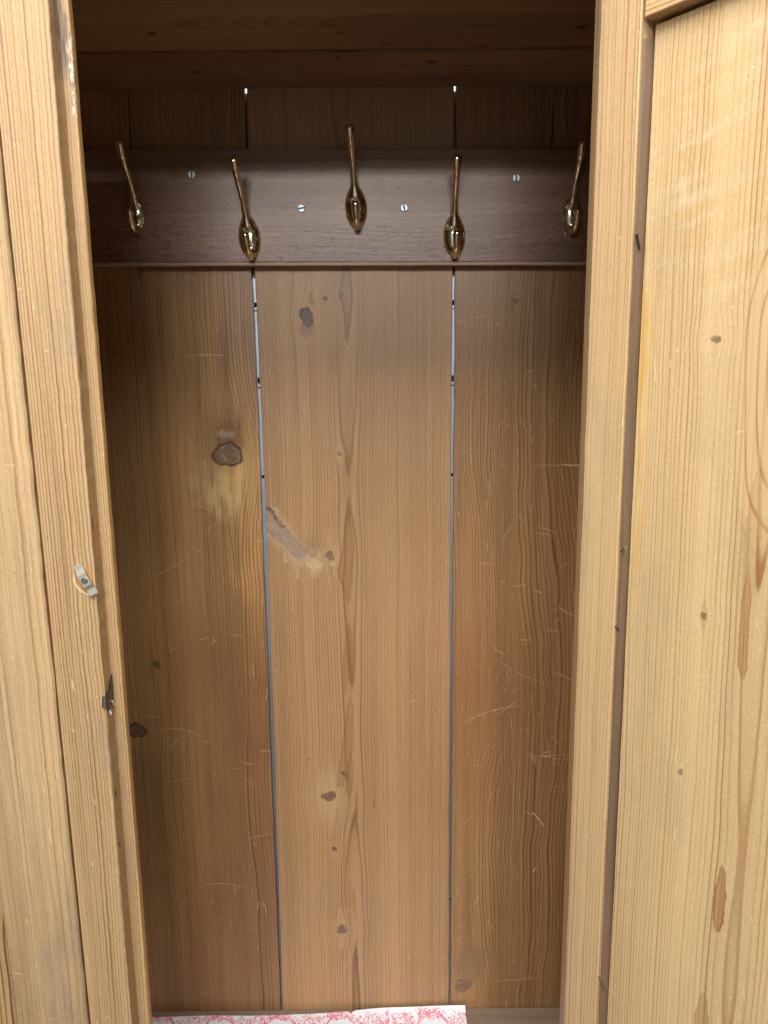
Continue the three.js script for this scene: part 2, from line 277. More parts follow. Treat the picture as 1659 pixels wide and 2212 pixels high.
{
  randomScratches(MT, 170, 41, PALE, 0.38, [0.003, 0.02]); specks(MT, 260, 42, [0.13, 0.06, 0.025], 0.6, 0.0016); specks(MT, 50, 43, PALE, 0.6, 0.0011);
  const m = (x, y) => mk(MT, x, y), px = D / FOC;
  const red = [0.235, 0.105, 0.042];
  tongue(MT, [[...m(757, 780), 1 * px], [...m(756, 900), 9 * px], [...m(752, 1040), 14 * px], [...m(754, 1110), 5 * px]], red, .32, .3);
  tongue(MT, [[...m(753, 1108), 2 * px], [...m(752, 1190), 16 * px], [...m(745, 1235), 19 * px], [...m(752, 1290), 7 * px], [...m(753, 1306), 0]], red, .55, .2);
  tongue(MT, [[...m(755, 1340), 0], [...m(753, 1375), 8 * px], [...m(748, 1440), 11 * px], [...m(744, 1500), 4 * px]], red, .42, .3);
  tongue(MT, [[...m(757, 1492), 0], [...m(756, 1540), 9 * px], [...m(750, 1620), 15 * px], [...m(735, 1700), 9 * px]], red, .5, .2);
  tongue(MT, [[...m(760, 1625), 0], [...m(757, 1660), 8 * px], [...m(754, 1700), 9 * px], [...m(756, 1735), 1 * px]], red, .6, .2);
  tongue(MT, [[...m(752, 1800), 0], [...m(750, 1860), 10 * px], [...m(748, 1960), 16 * px]], red, .3, .4);
  // the slanting spike knot and the bleached wood round it
  const A = m(578, 1125), B = m(660, 1208);
  region(MT, A[0] - 0.01, B[1] - 0.03, B[0] + 0.045, A[1] + 0.02, (u, v) => {
    const dx = B[0] - A[0], dy = B[1] - A[1], L2 = dx * dx + dy * dy, t = ((u - A[0]) * dx + (v - A[1]) * dy) / L2, d = Math.abs((u - A[0]) * dy - (v - A[1]) * dx) / Math.sqrt(L2), hw = 0.0125 * (1 - 0.25 * t) * (1 + .2 * n2(t * 7, 3));
    const fe = n2(u * 420 + v * 420, (u - v) * 60, 12), e = d / hw + .22 * fe + .12 * n2(u * 300, v * 300, 13);
    const pale = 1 - sm(.9, 2.3, e + .5 * fbm(u * 60, v * 60, 14)), along = sm(-.3, -.1, t) * (1 - sm(.98, 1.12, t));
    blend(MT, u, v, [.54, .40, .25], .6 * pale * along);
    if (t > -0.2 && t < 1.05) {
      const fi = 1 + .3 * n2(d * 1500, t * 9, 4) + .15 * fe;
      blend(MT, u, v, [.33 * fi, .235 * fi, .17 * fi], .85 * (1 - sm(.7, 1.1, e)) * (1 - sm(.9, 1.02, t)));
      blend(MT, u, v, [.05, .028, .018], .85 * Math.exp(-((e - 1) ** 2) / .03) * (t < .3 ? 1 : .3) * ((u - A[0]) * dy - (v - A[1]) * dx < 0 ? 1 : .35));
    }
    const s = Math.hypot((u - B[0] - .010) / .040, (v - B[1] + .010) / .022) + 1.0 * fbm(u * 110, v * 60, 8) + .35 * n2(u * 600, v * 60, 6);
    blend(MT, u, v, [.60, .46, .25], .75 * (1 - sm(.1, 1.0, s)));
    const rip = Math.sin((Math.hypot(u - B[0] - .050, (v - B[1] - .006) * .8)) * 2100 + 2.5 * n2(u * 120, v * 120, 3)), rr = Math.hypot((u - B[0] - .014) / .036, (v - B[1] - .012) / .032);
    blend(MT, u, v, [.17, .09, .045], .55 * Math.max(0, rip) * (1 - sm(.4, 1, rr)) * (e > 1 ? 1 : .2));
  });
  let p = m(808, 1735); tongue(MT, [[p[0], p[1] + 18 * px, 0], [p[0], p[1], 1.6 * px], [p[0], p[1] - 20 * px, 0]], [0.07, .03, .02], .8, .3);
  p = m(663, 710); region(MT, p[0] - .02, p[1] - .022, p[0] + .02, p[1] + .02, (u, v) => { const d = Math.hypot((u - p[0]) / .013, (v - p[1]) / .017) + .5 * fbm(u * 110, v * 90, 4); blend(MT, u, v, [0.2, .115, .07], .55 * (1 - sm(.3, 1, d))); });
}
const Rx0 = at(969, 2180, D).x - 0.03;
const RT = wood({
  W: 620, H: 2048, w: 0.36, h: HH, seed: 51, uc: 0.25, h0: 0.03, h1: 0.022, hf: 1.6, dens: 210, drift: 0.013, warp: 0.0085, early: [0.36, 0.202, 0.085], late: [0.13, 0.057, 0.022],
  contrast: 1.15, fiber: 0.13, blotch: 0.17, big: 0.18, streak: 0.2, patchy: 0.5, tint: [0.20, 0.085, 0.036], tintAmt: 0.7, haloCol: [.45, .28, .13],
  knots: [kn(Rx0, 1000, 2128, 20, { tall: .8, halo: .2, rim: .5, col: [.27, .16, .09] }), kn(Rx0, 1116, 650, 5, { rim: .5 })],
});
RT.x0 = Rx0; RT.y0 = BOT;
{
  randomScratches(RT, 520, 61, [.58, .43, .26], 0.4); specks(RT, 90, 62, [0.07, 0.03, 0.015], 0.6, 0.0014); specks(RT, 90, 63, PALE, 0.5, 0.0012);
  const s = (a, b, c, d, al, be = 0, w = .0008) => scratch(RT, ...mk(RT, a, b), ...mk(RT, c, d), w, [0.58, .44, .29], al * .72, be);
  for (const [T, n, sd] of [[RT, 1900, 65], [LT, 1100, 66], [MT, 350, 67]]) { const r = rng(sd); for (let k = 0; k < n; k++) { const u = r() * T.w, v = r() * T.h, l = .0015 + .011 * r() ** 3, dk = r() < .35; if (n2(u * 14, v * 5, 3) > -.25) scratch(T, u, v, u + (r() - .5) * .0006, v + l, .0005, dk ? [.09, .04, .02] : [.58, .42, .24], (dk ? .5 : .4) * (.3 + .7 * r()), 0, dk ? -.6 : .2); } }
  for (const q of [[1215, 1004, 1257, 1006, .9, 0, .002], [1145, 1006, 1257, 1004, .5], [1165, 1140, 1200, 1150, .9, .001], [1155, 1152, 1195, 1156, .6], [1152, 1275, 1172, 1281, .9], [1205, 1308, 1245, 1330, .9, -.003], [1195, 1345, 1212, 1335, .6], [1180, 1362, 1212, 1366, .6, .001], [1195, 1450, 1245, 1475, .9], [1065, 1420, 1195, 1480, .35, -.006], [1000, 1563, 1120, 1525, .75, .006], [1075, 1545, 1120, 1510, .5], [1140, 1625, 1160, 1655, .8, .001], [1148, 1625, 1166, 1652, .8], [1142, 1635, 1230, 1630, .5], [1150, 1755, 1175, 1785, .9, .001, .0022], [1130, 1752, 1150, 1760, .6], [1155, 1700, 1230, 1700, .3], [1160, 1872, 1150, 1885, .7, 0, .002], [1120, 900, 1140, 935, .4], [1190, 1590, 1215, 1615, .5], [1085, 1180, 1110, 1130, .4, .003], [1010, 690, 1050, 680, .4], [1060, 2120, 1180, 2112, .4], [1095, 1660, 1110, 1700, .4], [1200, 1000, 1230, 1060, .3], [1210, 1225, 1230, 1215, .5]]) s(...q);
  for (const [a, b, w, h] of [[1180, 1630, 15, 12], [1200, 1645, 10, 15]]) { const p = mk(RT, a, b), W = w * D / FOC / 2, H = h * D / FOC / 2; for (const [q, r] of [[[-W, H], [W, H]], [[W, H], [W, -H]], [[W, -H], [-W, -H]], [[-W, -H], [-W, H]]]) scratch(RT, p[0] + q[0], p[1] + q[1], p[0] + r[0], p[1] + r[1], .0007, [.6, .45, .28], .6); }
  const p = mk(RT, 1020, 2080); region(RT, p[0] - .035, p[1] - .05, p[0] + .05, p[1] + .09, (u, v) => { const d = Math.hypot((u - p[0]) / .035, (v - p[1]) / .06) + .6 * fbm(u * 50, v * 40, 14); blend(RT, u, v, [.2, .125, .075], .45 * (1 - sm(.3, 1.1, d))); });
}
const matL = woodMat(LT, 0.37, 0.0002), matM = woodMat(MT, 0.42, 0.0002), matR = woodMat(RT, 0.37, 0.0002);
{
  const crack = (px0, y0, px1, y1, w) => { const a = at(px0, y0, D), b = at(px1, y1, D), m = t => a.x + (b.x - a.x) * t + .0006 * n2(t * 9, px0), Y = t => a.y + (b.y - a.y) * t; return [[a.x - w * .4, a.y], [m(.3) - w, Y(.3)], [m(.7) - w * .7, Y(.7)], [b.x, b.y], [m(.7) + w * .7, Y(.7)], [m(.3) + w, Y(.3)], [a.x + w * .4, a.y]]; };
  const LE = edgePts(gapL.a, false, 3);                              // right edge, going down
  part('back_board', board([[xL, BOT], [xL, TOP], ...LE], -D, 0.014, LT, 'y', .0004, crack(276, 202, 313, 770, .0013)), matL);
  part('back_board', board([...edgePts(gapL.b, true, 5), ...edgePts(gapR.a, false, 7)], -D, 0.014, MT), matM);
  part('back_board', board([...edgePts(gapR.b, true, 9), [xR, TOP], [xR, BOT]], -D, 0.014, RT, 'y', .0004, crack(1196, 204, 1189, 420, .0010)), matR);
  part('back_board', board([[-0.86, BOT], [-0.86, TOP], [xL - .004, TOP], [xL - .004, BOT]], -D, 0.014, LT), matL);
  // added unseen batten, keeps light out of the gaps behind the coat rail
  const b1 = at(760, 199, D + .014).y, b0 = at(760, 596, D + .014).y;
  part('added_batten', new THREE.BoxGeometry(1.2, b1 - b0, 0.018).translate(-0.24, (b0 + b1) / 2, -D - 0.0235), matR);
}

// ------------------------------------------------------------------ shelf, inside floor, sides, frame
const shelfJoint = (() => { const r = ray(760, 106); return -r.z * (SHELFY - EYE) / r.y; })();
const shelfOpt = { h: 1.3, early: [0.31, 0.178, 0.08], late: [0.16, 0.075, 0.03], dens: 200, h0: .04, h1: .02, hf: 2, drift: .012, warp: .006, contrast: .9, fiber: .09, blotch: .2, streak: .2, patchy: .5 };
const shK = (px, py, x0, z0) => { const r = ray(px, py), t = (SHELFY - EYE) / r.y; return [r.x * t - x0, z0 - (-r.z * t)]; };
const ST1 = wood({ ...shelfOpt, W: 420, H: 1024, w: .32, seed: 71, uc: .2, knots: [{ v: .30, u: .1, r: .006, rim: .6 }] });
const ST2 = wood({ ...shelfOpt, W: 200, H: 1024, w: .16, seed: 81, uc: .05 });
function flatBoard(x0, x1, y0, y1, zNear, zFar, T) {                 // lies flat, grain along x; distances from the lens
  const g = new THREE.BoxGeometry(x1 - x0, y1 - y0, zFar - zNear).translate((x0 + x1) / 2, (y0 + y1) / 2, -(zNear + zFar) / 2), p = g.attributes.position, uv = g.attributes.uv;
  for (let i = 0; i < p.count; i++) uv.setXY(i, (-p.getZ(i) - zNear + (p.getY(i) - y0)) / T.w, (p.getX(i) - x0) / T.h);
  return g;
}
{
  const spot = (T, near, px, py, r) => { const q = ray(px, py), t = (SHELFY - EYE) / q.y, u = -q.z * t - near, v = q.x * t + 0.84; region(T, u - r, v - r * 1.6, u + r, v + r * 1.6, (a, b) => { const d = Math.hypot((a - u) / r, (b - v) / (r * 1.6)) + .3 * n2(a * 400, b * 400); if (d < 1) blend(T, a, b, [.03, .015, .01], .85 * (1 - sm(.5, 1, d))); }); };
  for (const [x, y, r] of [[738, 71, .004], [326, 72, .006], [835, 96, .004], [925, 95, .004], [1042, 100, .004], [1258, 58, .006]]) spot(ST1, 0.76, x, y, r);
  for (const [x, y, r] of [[727, 117, .004], [933, 127, .006], [420, 150, .007], [955, 166, .004]]) spot(ST2, shelfJoint, x, y, r);
}
const matS1 = woodMat(ST1, .5, .0003), matS2 = woodMat(ST2, .5, .0003);
part('shelf_board', flatBoard(-0.84, 0.36, SHELFY, SHELFY + .02, 0.76, shelfJoint - .0006, ST1), matS1);
part('shelf_board', flatBoard(-0.84, 0.36, SHELFY - .003, SHELFY + .0205, shelfJoint + .0006, D - .0008, ST2), matS2);
const FT = wood({ W: 512, H: 1024, w: .46, h: 1.3, seed: 91, uc: .25, h0: .05, h1: .02, hf: 2, dens: 200, drift: .01, warp: .005, early: [.22, .165, .115], late: [.13, .09, .06], contrast: .6, fiber: .14, blotch: .2, patchy: .4 });
const matF = woodMat(FT, .6, .0004);
part('floor_board', flatBoard(-0.84, 0.36, FLOORY - .02, FLOORY, 0.75, 1.02, FT), matF);
part('floor_board', flatBoard(-0.84, 0.36, FLOORY - .02, FLOORY + .0004, 1.0215, D - .0015, FT), matF);
const SIDE = wood({ W: 384, H: 1024, w: .46, h: 1.95, seed: 95, uc: .22, h0: .05, h1: .02, hf: 2, dens: 220, drift: .012, warp: .006, early: [.40, .22, .09], late: [.22, .1, .035], contrast: .7, fiber: .1, blotch: .15, patchy: .4 });
const matSide = woodMat(SIDE, .5, .0004);
function sideBoard(x0, x1) { const g = new THREE.BoxGeometry(x1 - x0, 1.95, D + .014 - F - .03).translate((x0 + x1) / 2, .975, -(D + .014 + F + .03) / 2), p = g.attributes.position, uv = g.attributes.uv; for (let i = 0; i < p.count; i++) uv.setXY(i, (-p.getZ(i) - F + p.getX(i)) / SIDE.w, p.getY(i) / SIDE.h); return g; }
part('side_board', sideBoard(0.387, 0.407), matSide); part('side_board', sideBoard(-0.884, -0.862), matSide);
part('top_board', flatBoard(-0.90, 0.42, 1.951, 1.972, F - .02, D + .03, ST1), matS1);

// ------------------------------------------------------------------ front: middle stile with its rebate, closed door beside it
const Z0 = F, Z1 = F + .019, Z2 = F + .028;
const sF = [[104, 0], [163, 737], [223, 1474], [285, 2212]], sC = [[-29, 0], [0, 283], [43.5, 737], [117, 1474], [195, 2212]], sIn = [[148, 0], [203, 737], [266, 1474], [323, 2212]];
const lin = (tbl, d) => { const w = tbl.map(([px, py]) => xy(px, py, d)); let sx = 0, sy = 0, sxx = 0, sxy = 0; for (const [x, y] of w) { sx += y; sy += x; sxx += y * y; sxy += x * y; } const n = w.length, k = (n * sxy - sx * sy) / (n * sxx - sx * sx), c = (sy - k * sx) / n; return y => k * y + c; };
const fX = lin(sF, Z0), cX = lin(sC, Z0), iX = lin(sIn, Z1);
const VT = F / FOC, yF = (py) => at(180, py, F).y;
const frontRows = 150, fy0 = 0.30, fy1 = 1.715;
const CT = wood({ W: 330, H: 2048, w: .135, h: fy1 - fy0, seed: 101, uc: .24, h0: .02, h1: .01, hf: 2, dens: 370, drift: .003, warp: .0009, early: FRE, late: [.22, .105, .04], contrast: 1.2, grime: .38, fiber: .10, blotch: .07, big: .06, streak: .10, patchy: .45, haloCol: [.62, .45, .24] });
CT.y0 = fy0;
{
  const U = (px, py) => { const p = at(px, py, Z0); return [p.x - cX(p.y) - .0012, p.y - fy0]; };
  randomScratches(CT, 120, 111, [.72, .55, .34], .45, [.002, .012]); specks(CT, 60, 112, [.16, .08, .04], .6, .001);
  // swept, bruised ring where the turn button has been spun round
  const B = U(187, 1252);
  region(CT, B[0] - .03, B[1] - .03, B[0] + .03, B[1] + .03, (u, v) => { const dx = u - B[0], dy = v - B[1], r = Math.hypot(dx, dy), a = Math.atan2(dy, dx); const left = sm(-.2, .4, -Math.cos(a) + .1 * n2(a * 4, 3)); if (r < .0145) blend(CT, u, v, [.43, .215, .06], .7 * left * (1 - sm(.0125, .0142, r)) * (.75 + .5 * n2(u * 700, v * 60, 2))); const lo = sm(.55, .85, Math.cos(a - 3.75)); blend(CT, u, v, [.85, .7, .45], .8 * lo * Math.exp(-(((r - .0155) / .0007) ** 2))); });
  for (const [x, y] of [[195, 1135], [168, 785]]) { const p = U(x, y); region(CT, p[0] - .004, p[1] - .014, p[0] + .004, p[1] + .014, (u, v) => { const d = Math.hypot((u - p[0]) / .0022, (v - p[1]) / .012) + .3 * n2(u * 500, v * 200); if (d < 1) blend(CT, u, v, [.14, .055, .03], .75 * (1 - sm(.4, 1, d)), -1); }); }
  for (const [x, y, r] of [[250, 1722, 9], [258, 1832, 6]]) { const p = U(x, y), R = r * VT; region(CT, p[0] - R * 2, p[1] - R * 2, p[0] + R * 2, p[1] + R * 2, (u, v) => { const d = Math.hypot((u - p[0]) / (R * .7), (v - p[1]) / R) + .5 * n2(u * 900, v * 900); if (d < 1) blend(CT, u, v, [.05, .025, .02], .85, -1); }); }
}
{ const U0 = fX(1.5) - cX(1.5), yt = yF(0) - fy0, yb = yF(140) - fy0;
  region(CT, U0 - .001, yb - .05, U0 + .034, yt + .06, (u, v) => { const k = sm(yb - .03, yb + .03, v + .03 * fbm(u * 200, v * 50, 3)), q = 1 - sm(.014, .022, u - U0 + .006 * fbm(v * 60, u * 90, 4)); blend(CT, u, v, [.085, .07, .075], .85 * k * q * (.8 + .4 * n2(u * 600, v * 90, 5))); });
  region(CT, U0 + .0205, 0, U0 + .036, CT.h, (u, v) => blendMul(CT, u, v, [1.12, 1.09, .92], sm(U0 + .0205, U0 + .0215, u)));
  const r = rng(117); for (let k = 0; k < 60; k++) { const u = U0 + .017 + .008 * r(), v = yF(60 + 180 * r()) - fy0; scratch(CT, u, v, u + (r() - .5) * .004, v + .002 + .006 * r(), .0008, r() < .5 ? [.2, .18, .2] : [.75, .7, .66], .6, (r() - .5) * .002); } }
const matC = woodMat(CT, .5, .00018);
{
  const rows = [];
  for (let k = 0; k <= frontRows; k++) {
    const y = fy0 + (fy1 - fy0) * k / frontRows, e = .0002 * n2(y * 26, 1.1) + .0004 * n2(y * 130, 2.1) + .0003 * n2(y * 9, 5.1), c = cX(y) + .0012, f = fX(y) + e, i = iX(y) + .0003 * n2(y * 60, 7.2), d = (.0010 + .0005 * n2(y * 60, 4.4));
    rows.push({ y, prof: [[c, -Z0], [f - d, -Z0], [f - d * .3, -Z0 - d * .3], [f, -Z0 - d], [f + .0006, -Z1], [i - .002, -Z1], [i - .0006, -Z1 - .0006], [i, -Z1 - .002], [i, -Z2], [c, -Z2]] });
  }
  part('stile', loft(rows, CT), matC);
}
// the closed door: stile with a bead along its meeting edge, sunk panel beyond
const dL = [[0, 1924], [37, 2212]], dX = lin(dL, Z0);
const LDT = wood({ W: 330, H: 2048, w: .14, h: fy1 - fy0, seed: 121, uc: -.12, h0: .03, h1: .01, hf: 2, dens: 260, drift: .004, warp: .0012, early: [.47, .32, .168], late: [.2, .11, .046], contrast: .85, grime: .5, fiber: .18, blotch: .16, streak: .28, patchy: .6 });
LDT.y0 = fy0; randomScratches(LDT, 90, 131, [.72, .57, .36], .4, [.003, .02]); specks(LDT, 60, 132, [.2, .11, .05], .5, .0016);
for (const [u, v, l] of [[.06, .14, .05], [.07, .12, .04], [.055, .22, .03]]) tongue(LDT, [[u, v, 0], [u + .001, v - l * .4, .0016], [u + .003, v - l, 0]], [.36, .16, .04], .6, .6);
const matLD = woodMat(LDT, .52, .00025);
const PT = wood({ W: 256, H: 1024, w: .16, h: fy1 - fy0, seed: 141, uc: .14, h0: .01, h1: .012, hf: 5, dens: 150, drift: .01, warp: .006, early: [.46, .29, .13], late: [.13, .05, .022], contrast: 1.3, fiber: .08, blotch: .2, patchy: .3, knots: [{ u: .152, v: .115 - .0, r: .012, tall: .9, halo: .1, dark: .5, col: [.1, .05, .03] }] });
PT.y0 = fy0; const matP = woodMat(PT, .45, .0005);
const leftDoor = new THREE.Group(); leftDoor.name = 'door'; wardrobe.add(leftDoor); leftDoor.position.copy(wardrobe.position).negate(); leftDoor.userData.label = 'closed door beside the middle stile';
{
  const rows = [], zf = -(F - .0015);
  for (let k = 0; k <= frontRows; k++) {
    const y = fy0 + .006 + (fy1 - fy0 - .012) * k / frontRows, e = .0005 * n2(y * 24, 21.1) + .0006 * n2(y * 70, 22.1) + .0008 * Math.max(0, n2(y * 13, 3.3)), r = cX(y) - .0018 - e, l = dX(y) + .0004 * n2(y * 40, 8);
    const gd = .0016;                                                // bead: two shallow grooves
    rows.push({ y, prof: [[l, zf - .0012], [l + .0012, zf], [r - .0165, zf], [r - .0155, zf - gd], [r - .0145, zf - gd * .2], [r - .0115, zf + .0002], [r - .0085, zf - gd * .2], [r - .0072, zf - gd], [r - .006, zf - gd * .4], [r - .002, zf - .0006], [r, zf - .003], [r, zf - .022], [l, zf - .022]] });
  }
  part('door_stile', loft(rows, LDT), matLD, leftDoor);
  const x1 = dX(.9) + .012, pg = board([[x1 - .34, fy0 + .06], [x1 + .004, fy0 + .06], [x1 + .004, fy1 - .07], [x1 - .34, fy1 - .07]], zf - .0085, .008, { ...PT, x0: x1 - .15 }, 'y', .0008);
  part('panel', pg, matP, leftDoor);
  const lr = []; for (const y of [fy0 + .006, fy1 - .006]) { const l = dX(y) - .40; lr.push({ y, prof: [[l, zf], [l + .06, zf], [l + .06, zf - .022], [l, zf - .022]] }); }
  part('door_stile', loft(lr, LDT), matLD, leftDoor);
  for (const y of [fy0 + .006, fy1 - .076]) part('door_rail', new THREE.BoxGeometry(.36, .07, .0215).translate(x1 - .19, y + .035, zf - .01125), matLD, leftDoor);
}
// the rest of the front frame: right stile behind the open door, outer stile, top rail, apron and plinth
const HX = at(1267.5, 803, F).x;                                     // the hinge line
part('stile', new THREE.BoxGeometry(.40 - HX - .004, fy1 - fy0, .022).translate((.40 + HX + .004) / 2, (fy0 + fy1) / 2, -F - .0195), matC);
part('stile', new THREE.BoxGeometry(.06, fy1 - fy0, .028).translate(-.852, (fy0 + fy1) / 2, -F - .014), matC);
part('frame_rail', flatBoard(-.882, .40, fy1 + .0005, 1.95, F, F + .028, ST1), matC);
part('frame_rail', flatBoard(-.882, .40, .10, fy0 - .0005, F, F + .028, ST1), matC);
part('plinth', flatBoard(-.892, .41, 0, .0995, F - .012, F + .02, ST1), matC);

// ------------------------------------------------------------------ the open door, seen from inside
const TH = THREE.MathUtils.degToRad(37.5);
const door = new THREE.Group(); door.name = 'door'; wardrobe.add(door); door.userData.label = 'open door swung out, its bare inner side showing';
door.position.set(HX, 0, -F + .0005).sub(wardrobe.position); door.rotation.y = -(Math.PI / 2 - TH); wardrobe.updateMatrixWorld(true); door.updateMatrixWorld(true);
const inv = door.matrixWorld.clone().invert();
function onDoor(px, py, zl) { const o = camera.position.clone().applyMatrix4(inv), d = ray(px, py).transformDirection(inv), t = (zl - o.z) / d.z; return [o.x + d.x * t, o.y + d.y * t]; }
const REC = .0125, SW = (onDoor(1351, 803, 0)[0] + onDoor(1391, 60, 0)[0] + onDoor(1310, 1600, 0)[0]) / 3, DTOP = onDoor(1391, 37, 0)[1];
const dy0 = fy0 + .008, dy1 = DTOP + .066, DW = .455;
const DST = wood({ W: 256, H: 2048, w: .10, h: dy1 - dy0, seed: 151, uc: -.10, h0: .02, h1: .015, hf: 1.5, dens: 260, grime: .2, drift: .005, warp: .0012, early: [.545, .37, .187], late: [.26, .115, .036], contrast: 1.5, hair: .14, fiber: .08, blotch: .06, streak: .08, patchy: .5 });
DST.y0 = dy0; randomScratches(DST, 80, 161, [.72, .56, .36], .35, [.003, .012]); specks(DST, 25, 162, [.12, .05, .03], .7, .0009);
const P0 = SW - .006, PW = .36;
const dk = (px, py, rpx, e = {}) => { const p = onDoor(px, py, -REC); return { u: p[0] - P0, v: p[1] - dy0, r: rpx * .00042, ...e }; };
const ucP = onDoor(1672, 900, -REC)[0] - P0;
const DPT = wood({
  W: 960, H: 2048, w: .36, h: dy1 - dy0, seed: 171, uc: ucP, h0: .012, h1: .010, hf: 1.9, dens: 230, grime: .16, drift: .006, warp: .0022, early: [.605, .43, .222], late: [.34, .165, .052],
  contrast: 1.2, hair: .14, fiber: .05, blotch: .06, big: .05, streak: .07, patchy: .4, haloCol: [.66, .5, .28],
  knots: [dk(1548, 733, 10, { tall: .7, halo: .35, rim: .35, col: [.33, .22, .13] }), dk(1520, 1330, 7, { halo: .3, rim: .45, col: [.3, .19, .13] }), dk(1470, 1668, 6, { halo: .4, rim: .4, tall: 1.4, col: [.4, .25, .15] })],
});
DPT.y0 = dy0; DPT.x0 = P0;
{
  const m = (x, y) => { const p = onDoor(x, y, -REC); return [p[0] - P0, p[1] - dy0]; }, px = .0005;
  randomScratches(DPT, 190, 181, [.82, .66, .42], .45, [.003, .02]); specks(DPT, 40, 182, [.2, .1, .05], .6, .0009);
  const lc = m(1700, 830);                                            // looping figure at the panel's far side
  region(DPT, lc[0] - .09, lc[1] - .22, lc[0] + .09, lc[1] + .2, (u, v) => { const du = (u - lc[0]) + .003 * n2(v * 12, 3), dv = v - lc[1], q = Math.hypot(du / .0085, dv / (dv > 0 ? .034 : .03)) + .16 * n2(u * 60, v * 20, 6), f = q - Math.floor(q); if (q < 5.6) { blend(DPT, u, v, [.62, .44, .225], .6 * (1 - sm(3.6, 5.2, q))); blend(DPT, u, v, [.33, .155, .05], .75 * sm(.72, .9, f) * (1 - sm(.93, 1, f)) * (1 - sm(3.8, 5.4, q)) * (.8 + .3 * n2(u * 300, v * 30, 4))); } });
  const res = [.34, .15, .052];
  tongue(DPT, [[...m(1641, 1010), 3 * px], [...m(1634, 1060), 9 * px], [...m(1627, 1150), 15 * px], [...m(1620, 1230), 13 * px], [...m(1611, 1310), 9 * px], [...m(1606, 1380), 8.5 * px], [...m(1604, 1440), 8.5 * px], [...m(1604, 1460), 5 * px], [...m(1604.5, 1470), 0]], res, .34, .12);
  tongue(DPT, [[...m(1619, 1215), 1 * px], [...m(1612, 1300), 8.5 * px], [...m(1606, 1380), 8.5 * px], [...m(1604, 1440), 8.5 * px], [...m(1604, 1460), 5 * px], [...m(1604.5, 1470), 0]], [.32, .14, .05], .62, .1);
  tongue(DPT, [[...m(1559, 1866), 0], [...m(1561, 1885), 6 * px], [...m(1556, 1930), 11 * px], [...m(1552, 1980), 11 * px], [...m(1549, 2006), 7 * px], [...m(1548, 2014), 0]], [.30, .12, .045], .85, .1);
  tongue(DPT, [[...m(1520, 2140), 0], [...m(1520, 2160), 9 * px], [...m(1515, 2212), 16 * px], [...m(1512, 2260), 10 * px]], [.33, .15, .065], .6, .2);
  // yellow varnish run down the panel's edge, brush-ended patches
  const e0 = m(1395, 640), e1 = m(1372, 1150);
  region(DPT, 0, e1[1] - .15, .045, e0[1] + .03, (u, v) => {
    const edge = .006 + .0165 + .004 * n2(v * 34, 3) + .003 * n2(u * 90, v * 120, 4), ins = 1 - sm(edge - .0018, edge + .0014, u);
    const rows = sm(e1[1] - .13, e1[1] + .05, v) * (1 - sm(e0[1] - .012, e0[1] + .01, v + .012 * n2(u * 260, 7)));
    const strong = sm(.55, .8, .62 + .5 * n2(u * 160, v * 26, 5) + .25 * sm(e0[1] - .09, e0[1] - .02, v));
    blend(DPT, u, v, mix3([.66, .47, .17], [.58, .33, .07], strong), (.34 + .42 * strong) * ins * rows * (.85 + .25 * n2(u * 900, v * 15, 6)));
  });
  // whitish streaks across the grain near the top, and duller amber patches between them
  const rr = rng(191);
  for (let k = 0; k < 70; k++) {
    const c = m(1420 + 230 * rr(), 20 + 620 * rr() ** 1.2), L = .012 + .035 * rr(), hw = .0022 + .0035 * rr(), tilt = .25, pale = rr() < .66, al = (.10 + .2 * rr()) * (pale ? .8 : 1);
    region(DPT, c[0] - L, c[1] - L * tilt - hw * 2, c[0] + L, c[1] + L * tilt + hw * 2, (u, v) => { const t = (u - c[0]) / L, d = (v - c[1] - t * L * tilt) / hw + .6 * n2(u * 260, v * 120, k) + .5 * n2(u * 900, v * 60, k + 1); if (Math.abs(t) < 1 && Math.abs(d) < 1) blend(DPT, u, v, pale ? [.72, .60, .43] : [.55, .34, .11], al * (1 - t * t) * (1 - d * d) * Math.max(0, .6 + .9 * n2(u * 1300, v * 30, 3) + .5 * n2(u * 300, v * 9, 4))); });
  }
}
const BDT = wood({ W: 64, H: 1024, w: .05, h: dy1 - dy0, seed: 155, uc: -.2, h0: .02, h1: .01, hf: 2, dens: 300, drift: .003, warp: .001, early: [.15, .098, .06], late: [.06, .035, .018], contrast: 1.0, fiber: .2, blotch: .15, streak: .15, patchy: .4 });  // bead tones darkened to carry the shade of the groove
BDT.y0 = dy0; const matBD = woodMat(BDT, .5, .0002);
const matDS = woodMat(DST, .48, .00018), matDP = woodMat(DPT, .42, .00015);
